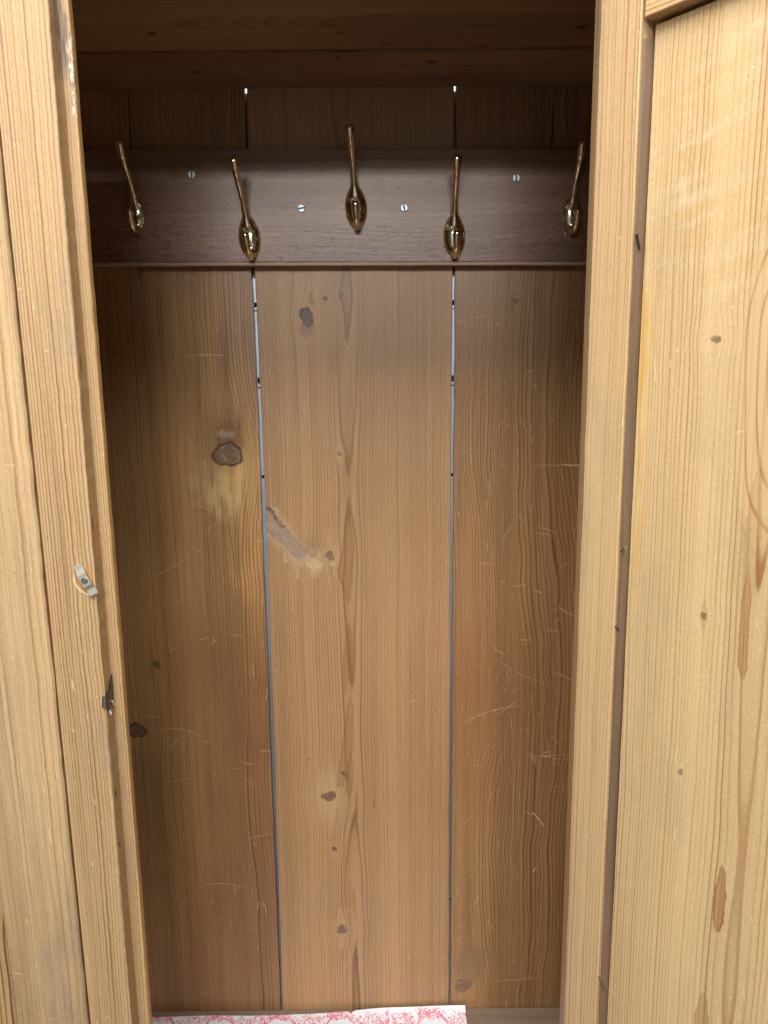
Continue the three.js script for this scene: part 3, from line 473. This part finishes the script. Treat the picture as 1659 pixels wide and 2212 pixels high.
{
  const sRows = (x0, x1, seed) => { const rows = []; for (let k = 0; k <= 90; k++) { const y = dy0 + (dy1 - dy0) * k / 90, e = .00035 * n2(y * 25, seed) + .00025 * n2(y * 75, seed + 2), a = x0 + e, b = x1 + .0003 * n2(y * 31, seed + 5); rows.push({ y, prof: [[a, -.0012], [a + .0012, 0], [b - .001, 0], [b - .0002, -.0006], [b, -.0016], [b + .0003, -.0225], [a, -.0225]] }); } return rows; };
  part('door_stile', loft(sRows(0, SW, 41), DST), matDS, door);
  part('door_stile', loft(sRows(DW - SW - .006, DW, 51), DST), matDS, door);
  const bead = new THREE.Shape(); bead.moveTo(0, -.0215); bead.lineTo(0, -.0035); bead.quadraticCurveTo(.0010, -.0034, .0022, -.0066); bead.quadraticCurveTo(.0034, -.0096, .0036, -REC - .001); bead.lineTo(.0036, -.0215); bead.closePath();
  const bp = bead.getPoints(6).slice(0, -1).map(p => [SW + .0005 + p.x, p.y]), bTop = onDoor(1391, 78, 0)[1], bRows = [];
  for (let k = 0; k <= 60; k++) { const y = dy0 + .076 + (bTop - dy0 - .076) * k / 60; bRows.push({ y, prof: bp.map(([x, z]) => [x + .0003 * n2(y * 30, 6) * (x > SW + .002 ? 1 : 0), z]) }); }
  part('panel_bead', loft(bRows, BDT), matBD, door, 'greyed bead along the panel, groove shade in its colour');
  const tr = board([[SW + .0022, DTOP], [DW - SW - .0075, DTOP], [DW - SW - .0075, dy1 - .001], [SW + .0022, dy1 - .001]], -.0006, .0215, { ...DST, x0: SW, y0: DTOP - .02, w: .1, h: 1.0 }, 'x', .001);
  part('door_rail', tr, matDS, door);
  part('door_rail', board([[SW + .0022, dy0 + .001], [DW - SW - .0075, dy0 + .001], [DW - SW - .0075, dy0 + .075], [SW + .0022, dy0 + .075]], -.0006, .0215, { ...DST, x0: SW, y0: dy0, w: .1, h: 1.0 }, 'x', .001), matDS, door);
  // panel laid in from behind; a hair of space at its top edge
  part('panel', board([...wob([SW + .0049, dy0 + .0775], [DW - SW - .009, dy0 + .0775], 4, 0, 1), ...wob([DW - SW - .009, dy0 + .0775], [DW - SW - .009, DTOP - .0035], 8, 0, 2), ...wob([DW - SW - .009, DTOP - .0035], [SW + .0049, DTOP - .0035], 12, .0004, 3), ...wob([SW + .0049, DTOP - .0035], [SW + .0049, dy0 + .0775], 60, .0004, 4)], -REC, .008, DPT, 'y', .0006), matDP, door);
  part('backing_strip', new THREE.BoxGeometry(DW - SW * 2 + .004, dy1 - dy0 - .12, .0015).translate(DW / 2, (dy0 + dy1) / 2, -.0215), matDS, door);
}

// ------------------------------------------------------------------ metal
const brass = new THREE.MeshPhysicalMaterial({ color: new THREE.Color().setRGB(0.84, 0.75, 0.52), metalness: 1, roughness: 0.13 });
const brassDull = new THREE.MeshPhysicalMaterial({ vertexColors: true, color: new THREE.Color().setRGB(0.55, 0.47, 0.29), metalness: 1, roughness: 0.36 });
const zinc = new THREE.MeshPhysicalMaterial({ vertexColors: true, color: new THREE.Color().setRGB(0.82, 0.87, 0.93), metalness: 0.3, roughness: 0.45 });
const steel = new THREE.MeshPhysicalMaterial({ vertexColors: true, color: new THREE.Color().setRGB(0.36, 0.36, 0.37), metalness: 1, roughness: 0.38 });
const darkSteel = new THREE.MeshPhysicalMaterial({ color: new THREE.Color().setRGB(0.10, 0.095, 0.10), metalness: 1, roughness: 0.38 });
function screwGeo(R, slot, dome = .0006) {                            // slotted head, face to +z
  const s = new THREE.Shape(), a0 = Math.asin(slot / 2 / R), gs = [];
  for (const f of [1, -1]) {                                          // two halves either side of the slot
    const h = new THREE.Shape(); h.moveTo(Math.cos(a0) * R, f * slot / 2);
    for (let k = 0; k <= 14; k++) { const a = a0 + (Math.PI - 2 * a0) * k / 14; h.lineTo(Math.cos(a) * R, f * Math.sin(a) * R); }
    h.closePath(); gs.push(new THREE.ExtrudeGeometry(h, { depth: dome, bevelEnabled: true, bevelThickness: .0003, bevelSize: .0003, bevelOffset: -.0003, bevelSegments: 2 }));
  }
  gs.push(new THREE.CylinderGeometry(R * 1.14, R * .6, .0016, 20).rotateX(Math.PI / 2).translate(0, 0, -.0012).toNonIndexed());
  return mergeGeometries(gs.map((g, i) => { g = g.index ? g.toNonIndexed() : g; const n = g.attributes.position.count; g.setAttribute('color', new THREE.BufferAttribute(new Float32Array(n * 3).fill(i === 2 ? .06 : 1), 3)); return g; }));   // dark vertex colour stands in for shade in the slot and round the head
}

const plain = m => { const c = m.clone(); c.vertexColors = false; return c; }, zincPlain = plain(zinc), steelPlain = plain(steel);
// ------------------------------------------------------------------ coat rail
const ZR = D - .02;                                                  // its face
const rl = at(130, 575, ZR), rr = at(1330, 572.5, ZR), rt = at(700, 322.5, ZR);
const slope = (rr.y - rl.y) / (rr.x - rl.x), railB = x => rl.y + slope * (x - rl.x), railH = rt.y - railB(rt.x);
const rx0 = -.495, rx1 = .375;
const RLT = wood({ W: 300, H: 1536, w: .20, h: .90, seed: 201, uc: .5, h0: .05, h1: .01, hf: 1.2, dens: 120, drift: .01, warp: .004, early: [.255, .145, .086], late: [.15, .078, .043], contrast: .7, fiber: .12, blotch: .42, big: .25, streak: .16, patchy: .6, grit: .26 });
RLT.x0 = rx0; RLT.y0 = railB(0) - .02;
{
  const r = rng(211);                                                // pores: short dark dashes along the board, thick toward the lower edge
  for (let k = 0; k < 2600; k++) { const v = r() * .9, q = r(), u = q < .45 ? .02 + .05 * r() : .02 + .17 * r(), l = .0012 + .007 * r() ** 3; scratch(RLT, u, v, u + (r() - .5) * .0004, v + l, .0004 + .0005 * r(), [.045, .024, .02], .35 + .5 * r(), 0, -1.2); }
  for (let k = 0; k < 900; k++) { const v = r() * .9, u = .02 + .17 * r(), l = .001 + .002 * r(); scratch(RLT, u, v, u + l, v + (r() - .5) * .0006, .0005, [.17, .10, .085], .3 + .3 * r(), 0, .9); }
  for (let k = 0; k < 1500; k++) {                                    // stain that took unevenly: dark smudges, rubbed pale spots
    const low = r() < .5, u = low ? .018 + .06 * r() : .02 + .17 * r(), v = r() * .9, a = .001 + .0022 * r(), e = 1.2 + 2.5 * r(), dk = low || r() < .6, al = (dk ? .4 : .28) * (.3 + .7 * r());
    region(RLT, u - a, v - a * e, u + a, v + a * e, (x, y) => { const d = Math.hypot((x - u) / a, (y - v) / (a * e)) + .5 * n2(x * 700, y * 500, 7); if (d < 1) blend(RLT, x, y, dk ? [.07, .04, .032] : [.31, .20, .15], al * (1 - d)); });
  }
  for (let j = 0; j < RLT.H; j++) for (let i = 0; i < RLT.W; i++) RLT.bmp[j * RLT.W + i] += (r() - .5) * 1.1 + .5 * fbm(i * .31, j * .23, 3);
}
const matRail = woodMat(RLT, .36, .00016);
const edgeT = wood({ W: 64, H: 1024, w: .03, h: .9, seed: 221, uc: .2, h0: .02, h1: .005, hf: 2, dens: 400, drift: .002, warp: .001, early: [.40, .27, .17], late: [.28, .17, .10], contrast: .6, fiber: .12, blotch: .2, patchy: .3 });
edgeT.x0 = rx0; edgeT.y0 = railB(0) - .01;
const rail = part('coat_rail', board([...wob([rx0, railB(rx0) + .0048], [rx1, railB(rx1) + .0048], 60, .00025, 7), [rx1, railB(rx1) + railH], ...wob([rx1, railB(rx1) + railH], [rx0, railB(rx0) + railH], 60, .0003, 8).slice(1), [rx0, railB(rx0) + railH]], -ZR, .0195, RLT, 'x', .001), matRail, wardrobe, 'dark stained rail of the coat hooks');
{
  // worn lower edge, bare of stain: a chamfer turned down and forward
  const g = new THREE.BufferGeometry(), pos = [], uv = [], n = 40, P = (x, k) => { const y = railB(x) + .00025 * n2(x * 40, 6); return [[x, y + .0046, -ZR + .0003], [x, y + .0009, -ZR + .0003], [x, y, -ZR - .0010], [x, y + .001, -ZR - .019], [x, y + .0046, -ZR - .019]][k]; };
  for (let k = 0; k < n; k++) for (let e = 0; e < 5; e++) { const xa = rx0 + (rx1 - rx0) * k / n, xb = rx0 + (rx1 - rx0) * (k + 1) / n, q = [P(xa, e), P(xa, (e + 1) % 5), P(xb, (e + 1) % 5), P(xb, e)]; for (const i of [0, 1, 2, 0, 2, 3]) { pos.push(...q[i]); uv.push(((i === 0 || i === 3) ? e : e + 1) * .2, (q[i][0] - rx0) / .9); } }
  g.setAttribute('position', new THREE.Float32BufferAttribute(pos, 3)); g.setAttribute('uv', new THREE.Float32BufferAttribute(uv, 2)); g.computeVertexNormals();
  part('bare_edge', g, woodMat(edgeT, .5, .0003), rail, 'paler bare lower edge');
}
const rs = screwGeo(.0049, .0019, .0012);
for (const [px, py, a] of [[414, 377, 85], [651, 450, 8], [873, 449, 100], [1115, 384.5, 92]]) { const p = at(px, py, ZR - .0004), s = part('screw', rs, zinc, rail); s.position.set(p.x, p.y, -ZR + .0006); s.rotation.z = THREE.MathUtils.degToRad(a); }

// ------------------------------------------------------------------ hat and coat hooks
const hookGeo = (() => {
  const RES = 118, S = .078, C = new THREE.Vector3(0, .031, .026);   // grid: centre C, half-size S
  const mc = new MarchingCubes(RES, new THREE.MeshBasicMaterial(), false, false, 200000);
  mc.isolation = 0;
  const cap = (x, y, z, a, b, ra, rb) => { const bx = b[0] - a[0], by = b[1] - a[1], bz = b[2] - a[2], px = x - a[0], py = y - a[1], pz = z - a[2], t = Math.min(1, Math.max(0, (px * bx + py * by + pz * bz) / (bx * bx + by * by + bz * bz))); return Math.hypot(px - bx * t, py - by * t, pz - bz * t) - (ra + (rb - ra) * t); };
  const smin = (a, b, k) => { const h = Math.max(0, k - Math.abs(a - b)) / k; return Math.min(a, b) - h * h * k * .25; };
  const chain = (pts) => { const c = new THREE.CatmullRomCurve3(pts.map(p => new THREE.Vector3(0, p[1], p[0]))), n = 18, out = []; for (let k = 0; k <= n; k++) { const q = c.getPoint(k / n), f = k / n * (pts.length - 1), i = Math.min(pts.length - 2, Math.floor(f)), r = pts[i][2] + (pts[i + 1][2] - pts[i][2]) * (f - i); out.push([[q.x, q.y, q.z], r]); } return out; };
  const arm = chain([[.005, .016, .0062], [.0105, .030, .0048], [.021, .045, .0040], [.0345, .0585, .0040], [.046, .071, .0049], [.0525, .080, .0066], [.0552, .0865, .0068]]);
  const nub = chain([[.004, -.021, .0055], [.0085, -.0265, .0054], [.0175, -.0268, .0046], [.0285, -.0200, .0046], [.0345, -.0105, .0053], [.0362, -.0035, .0058]]);
  const plate = (x, y, z) => { const hh = y > 0 ? .031 : .0295, t = Math.min(1, Math.abs(y) / hh), hw = .0148 * Math.pow(Math.max(1e-4, 1 - Math.pow(t, y > 0 ? 2.0 : 2.3)), y > 0 ? .75 : .6) + .0006, hz = .0095 * Math.sqrt(hw / .0148), k = Math.hypot(x / hw, z / hz); return Math.max((k - 1) * Math.min(hw, hz) * .9, Math.abs(y) - hh); };
  for (let k = 0; k < RES; k++) for (let j = 0; j < RES; j++) for (let i = 0; i < RES; i++) {
    const h = RES / 2, x = C.x + (i - h) / h * S, y = C.y + (j - h) / h * S, z = C.z + (k - h) / h * S;
    let d = .05;
    if (Math.abs(x) < .02) {
      d = plate(x, y, z); let da = 1, dn = 1;
      if (y > .005) for (let q = 0; q < arm.length - 1; q++) da = Math.min(da, cap(x, y, z, arm[q][0], arm[q + 1][0], arm[q][1], arm[q + 1][1]));
      if (y < .012) for (let q = 0; q < nub.length - 1; q++) dn = Math.min(dn, cap(x, y, z, nub[q][0], nub[q + 1][0], nub[q][1], nub[q + 1][1]));
      d = smin(d, da, .008); d = smin(d, dn, .0035);
      d = Math.max(d, -z);                                            // flat back against the rail
    }
    mc.field[i + j * RES + k * RES * RES] = -d;
  }
  mc.update();
  const n = mc.count, pos = new Float32Array(n * 3), nor = new Float32Array(n * 3);
  for (let i = 0; i < n * 3; i += 3) for (let a = 0; a < 3; a++) { pos[i + a] = mc.positionArray[i + a] * S + [C.x, C.y, C.z][a]; nor[i + a] = mc.normalArray[i + a]; }
  let g = new THREE.BufferGeometry(); g.setAttribute('position', new THREE.BufferAttribute(pos, 3));
  g = mergeVertices(g, 1e-6); g.computeVertexNormals();
  return g;
})();
const hs = screwGeo(.0040, .0015, .0010);
const hookLabels = ['outermost coat hook next to the middle stile', 'low coat hook nearer the middle stile, leaning', 'raised coat hook in the middle of the rail', 'low coat hook nearer the open door', 'outermost coat hook next to the open door'];
[[293, 462, 1.2, 150], [538, 512, 5.0, 40], [769, 447, 3.3, 30], [982, 508, 1.4, 60], [1237, 462, .6, 40]].forEach(([px, py, tilt, sa], i) => {
  const p = at(px, py, ZR - .004), hk = part('coat_hook', hookGeo, brass, wardrobe, hookLabels[i]);
  hk.position.set(p.x, p.y, -ZR).sub(wardrobe.position); hk.rotation.z = THREE.MathUtils.degToRad(tilt); if (i === 0 || i === 4) hk.scale.set(.95, .9, .9);
  for (const [sx, sy, d] of [[-.0076, .0085, 1], [.0080, -.0052, -1]]) { const s = part('screw', hs, brassDull, hk); s.position.set(sx, sy, .0088); s.rotation.set(-sy * 12, sx * 55, THREE.MathUtils.degToRad(sa * d)); }
});

// ------------------------------------------------------------------ turn button on the middle stile
{
  const p = at(187, 1252, F), w = .0088, th = .0011, prof = [[-.0165, .0012], [-.0125, .0016], [-.0066, .0046], [.0056, .0050], [.0064, .0042], [.0088, .0019], [.0158, .0030], [.0166, .0026]];   // along the strip, height off the wood
  const pos = [], n = prof.length;
  for (let k = 0; k + 1 < n; k++) {
    const [a, ha] = prof[k], [b, hb] = prof[k + 1], X = w / 2;
    const q = [[-X, -a, ha], [X, -a, ha], [X, -b, hb], [-X, -b, hb], [-X, -a, ha - th], [X, -a, ha - th], [X, -b, hb - th], [-X, -b, hb - th]];
    const f = [[0, 3, 2, 1], [4, 5, 6, 7], [0, 4, 7, 3], [1, 2, 6, 5]]; if (!k) f.push([0, 1, 5, 4]); if (k === n - 2) f.push([3, 7, 6, 2]);
    for (const F4 of f) for (const i of [0, 1, 2, 0, 2, 3]) pos.push(...q[F4[i]]);
  }
  const g = new THREE.BufferGeometry(); g.setAttribute('position', new THREE.Float32BufferAttribute(pos, 3)); g.computeVertexNormals();
  const b = part('turn_button', g, new THREE.MeshPhysicalMaterial({ color: new THREE.Color().setRGB(.66, .64, .53), metalness: .85, roughness: .45 }), wardrobe, 'small bent metal turn button');
  b.position.set(p.x, p.y, -F).sub(wardrobe.position); b.rotation.z = THREE.MathUtils.degToRad(27);
  const s = part('screw', screwGeo(.0031, .0008), steel, b); s.position.set(0, .0003, .0050); s.rotation.z = THREE.MathUtils.degToRad(55);
}
// broken lock keep in the rebate of the stile
{
  const c = at(232, 1508, F), f = fX(c.y), pts = [[.0185, .018], [.011, .0125], [.011, .006], [.001, .0035], [.0002, -.0125], [.006, -.0165], [.0095, -.013], [.0185, -.0065]];
  const sh = new THREE.Shape(pts.map(q => new THREE.Vector2(q[0], q[1])));
  const g = new THREE.ExtrudeGeometry(sh, { depth: .0009, bevelEnabled: true, bevelThickness: .0002, bevelSize: .0002, bevelOffset: -.0002, bevelSegments: 1 }); g.rotateY(Math.PI / 2); // x -> -z
  const k = part('lock_keep', g, darkSteel, wardrobe, 'dark broken lock keep in the rebate'); k.position.set(f + .0008, c.y, -F).sub(wardrobe.position);
  const lip = part('lip', new THREE.CylinderGeometry(.0021, .0024, .012, 10, 1).scale(1, 1, .6).translate(-.0016, -.004, .0002), steelPlain, k); lip.rotation.z = -.06;
  part('bent_edge', new THREE.BoxGeometry(.0007, .0105, .0012).rotateX(.75).translate(.0018, -.012, -.0145), zincPlain, k);
  part('broken_tip', new THREE.BoxGeometry(.0012, .005, .0012).rotateZ(.3).translate(.0012, -.0175, -.006), zincPlain, k);
}
// pins that hold the panel in the open door
{
  const pin = (px, py, len, rz, rx, mat, zl = -.0035) => { const q = onDoor(px, py, zl), g = mergeGeometries([new THREE.CylinderGeometry(.0010, .0009, len, 8), new THREE.CylinderGeometry(.0016, .0016, .0008, 10).translate(0, len / 2, 0)]), m = part('pin', g, mat, door); m.position.set(q[0], q[1], zl); m.rotation.set(rx, 0, rz); };
  pin(1379, 523, .0125, .05, .35, darkSteel); pin(1345, 1187, .0085, -1.0, .4, steelPlain); pin(1300, 2123, .0150, .45, .3, steelPlain); pin(1366, 85, .003, .2, 1.2, darkSteel, -.004); pin(1333, 1357, .005, .7, .5, darkSteel);
}

// ------------------------------------------------------------------ lining paper on the wardrobe floor
{
  const W = 1024, H = 256, cv = document.createElement('canvas'); cv.width = W; cv.height = H; const c = cv.getContext('2d');
  c.fillStyle = '#e9eef3'; c.fillRect(0, 0, W, H);
  const r = rng(301), pinks = ['#e67a90', '#df6680', '#f0a2b3', '#f4bcc8', '#d4607a', '#ec91a5'];
  const leaf = (x, y, a, l, w, col) => { c.save(); c.translate(x, y); c.rotate(a); c.fillStyle = col; c.beginPath(); c.moveTo(0, 0); c.quadraticCurveTo(l * .5, -w, l, 0); c.quadraticCurveTo(l * .5, w, 0, 0); c.fill(); c.restore(); };
  const bunch = (x, y, R, n) => { for (let k = 0; k < n; k++) { const a = r() * 6.283, q = R * Math.sqrt(r()); leaf(x + Math.cos(a) * q * 1.35, y + Math.sin(a) * q * .8, r() * 6.283, 5 + 12 * r(), 2 + 3 * r(), pinks[Math.floor(r() * 6)]); } };
  for (let bx = -60; bx < W + 120; bx += 226) {
    bunch(bx + 110, 60, 46, 150); bunch(bx + 10, 34, 26, 46); bunch(bx - 35, 26, 20, 34); bunch(bx + 205, 30, 24, 42); bunch(bx + 40, 150, 40, 90); bunch(bx + 160, 190, 44, 110);
    c.lineCap = 'round'; for (let k = 0; k < 9; k++) { c.strokeStyle = pinks[k % 6]; c.lineWidth = 1.5 + 2 * r(); c.beginPath(); const s = k % 2 ? 1 : -1; c.moveTo(bx + 110 + s * 50, 95 + 10 * r()); c.quadraticCurveTo(bx + 110 + s * (62 + 10 * r()), 40, bx + 110 + s * (80 + 40 * r()), 12 + 30 * r()); c.stroke(); }
  }
  const tex = new THREE.CanvasTexture(cv); tex.colorSpace = THREE.SRGBColorSpace; tex.wrapS = tex.wrapT = THREE.RepeatWrapping;
  const nx = 90, nz = 30, x0 = -.52, x1 = at(1004, 2181, D).x, zb = 1.1455, depth = .33, pos = [], uv = [], idx = [];
  for (let j = 0; j <= nz; j++) for (let i = 0; i <= nx; i++) {
    const s = i / nx, t = j / nz, x = x0 + (x1 - x0) * s;
    let back = zb - .010 * (1 - sm(.35, .95, s)) + .0012 * n2(s * 9, 4); if (Math.abs(s - .70) < .006 && j === 0) back -= .004;   // a small tear
    const z = -(back - depth * t * t * .5 - depth * t * .5), lift = (.0075 * sm(.55, 1, s) + .0018) * Math.exp(-t * 14) + .0012 + .0006 * n2(s * 8, t * 6, 3);
    pos.push(x, FLOORY + lift, z); uv.push(x / .46, 1 - (zb + z) / .10);
  }
  for (let j = 0; j < nz; j++) for (let i = 0; i < nx; i++) { const a = j * (nx + 1) + i, b = a + 1, d = a + nx + 1, e = d + 1; idx.push(a, d, b, b, d, e); }
  const g = new THREE.BufferGeometry(); g.setAttribute('position', new THREE.Float32BufferAttribute(pos, 3)); g.setAttribute('uv', new THREE.Float32BufferAttribute(uv, 2)); g.setIndex(idx); g.computeVertexNormals();
  const m = new THREE.Mesh(g, new THREE.MeshStandardMaterial({ map: tex, roughness: .75, side: THREE.DoubleSide })); m.name = 'lining_paper'; m.castShadow = m.receiveShadow = true; scene.add(m);
  m.userData = { label: 'white lining paper with pink floral print lying on the wardrobe floor', category: 'lining paper' };
}
scene.traverse(o => { if (o.isMesh) { o.castShadow = true; o.receiveShadow = true; } });
renderer.render(scene, camera);
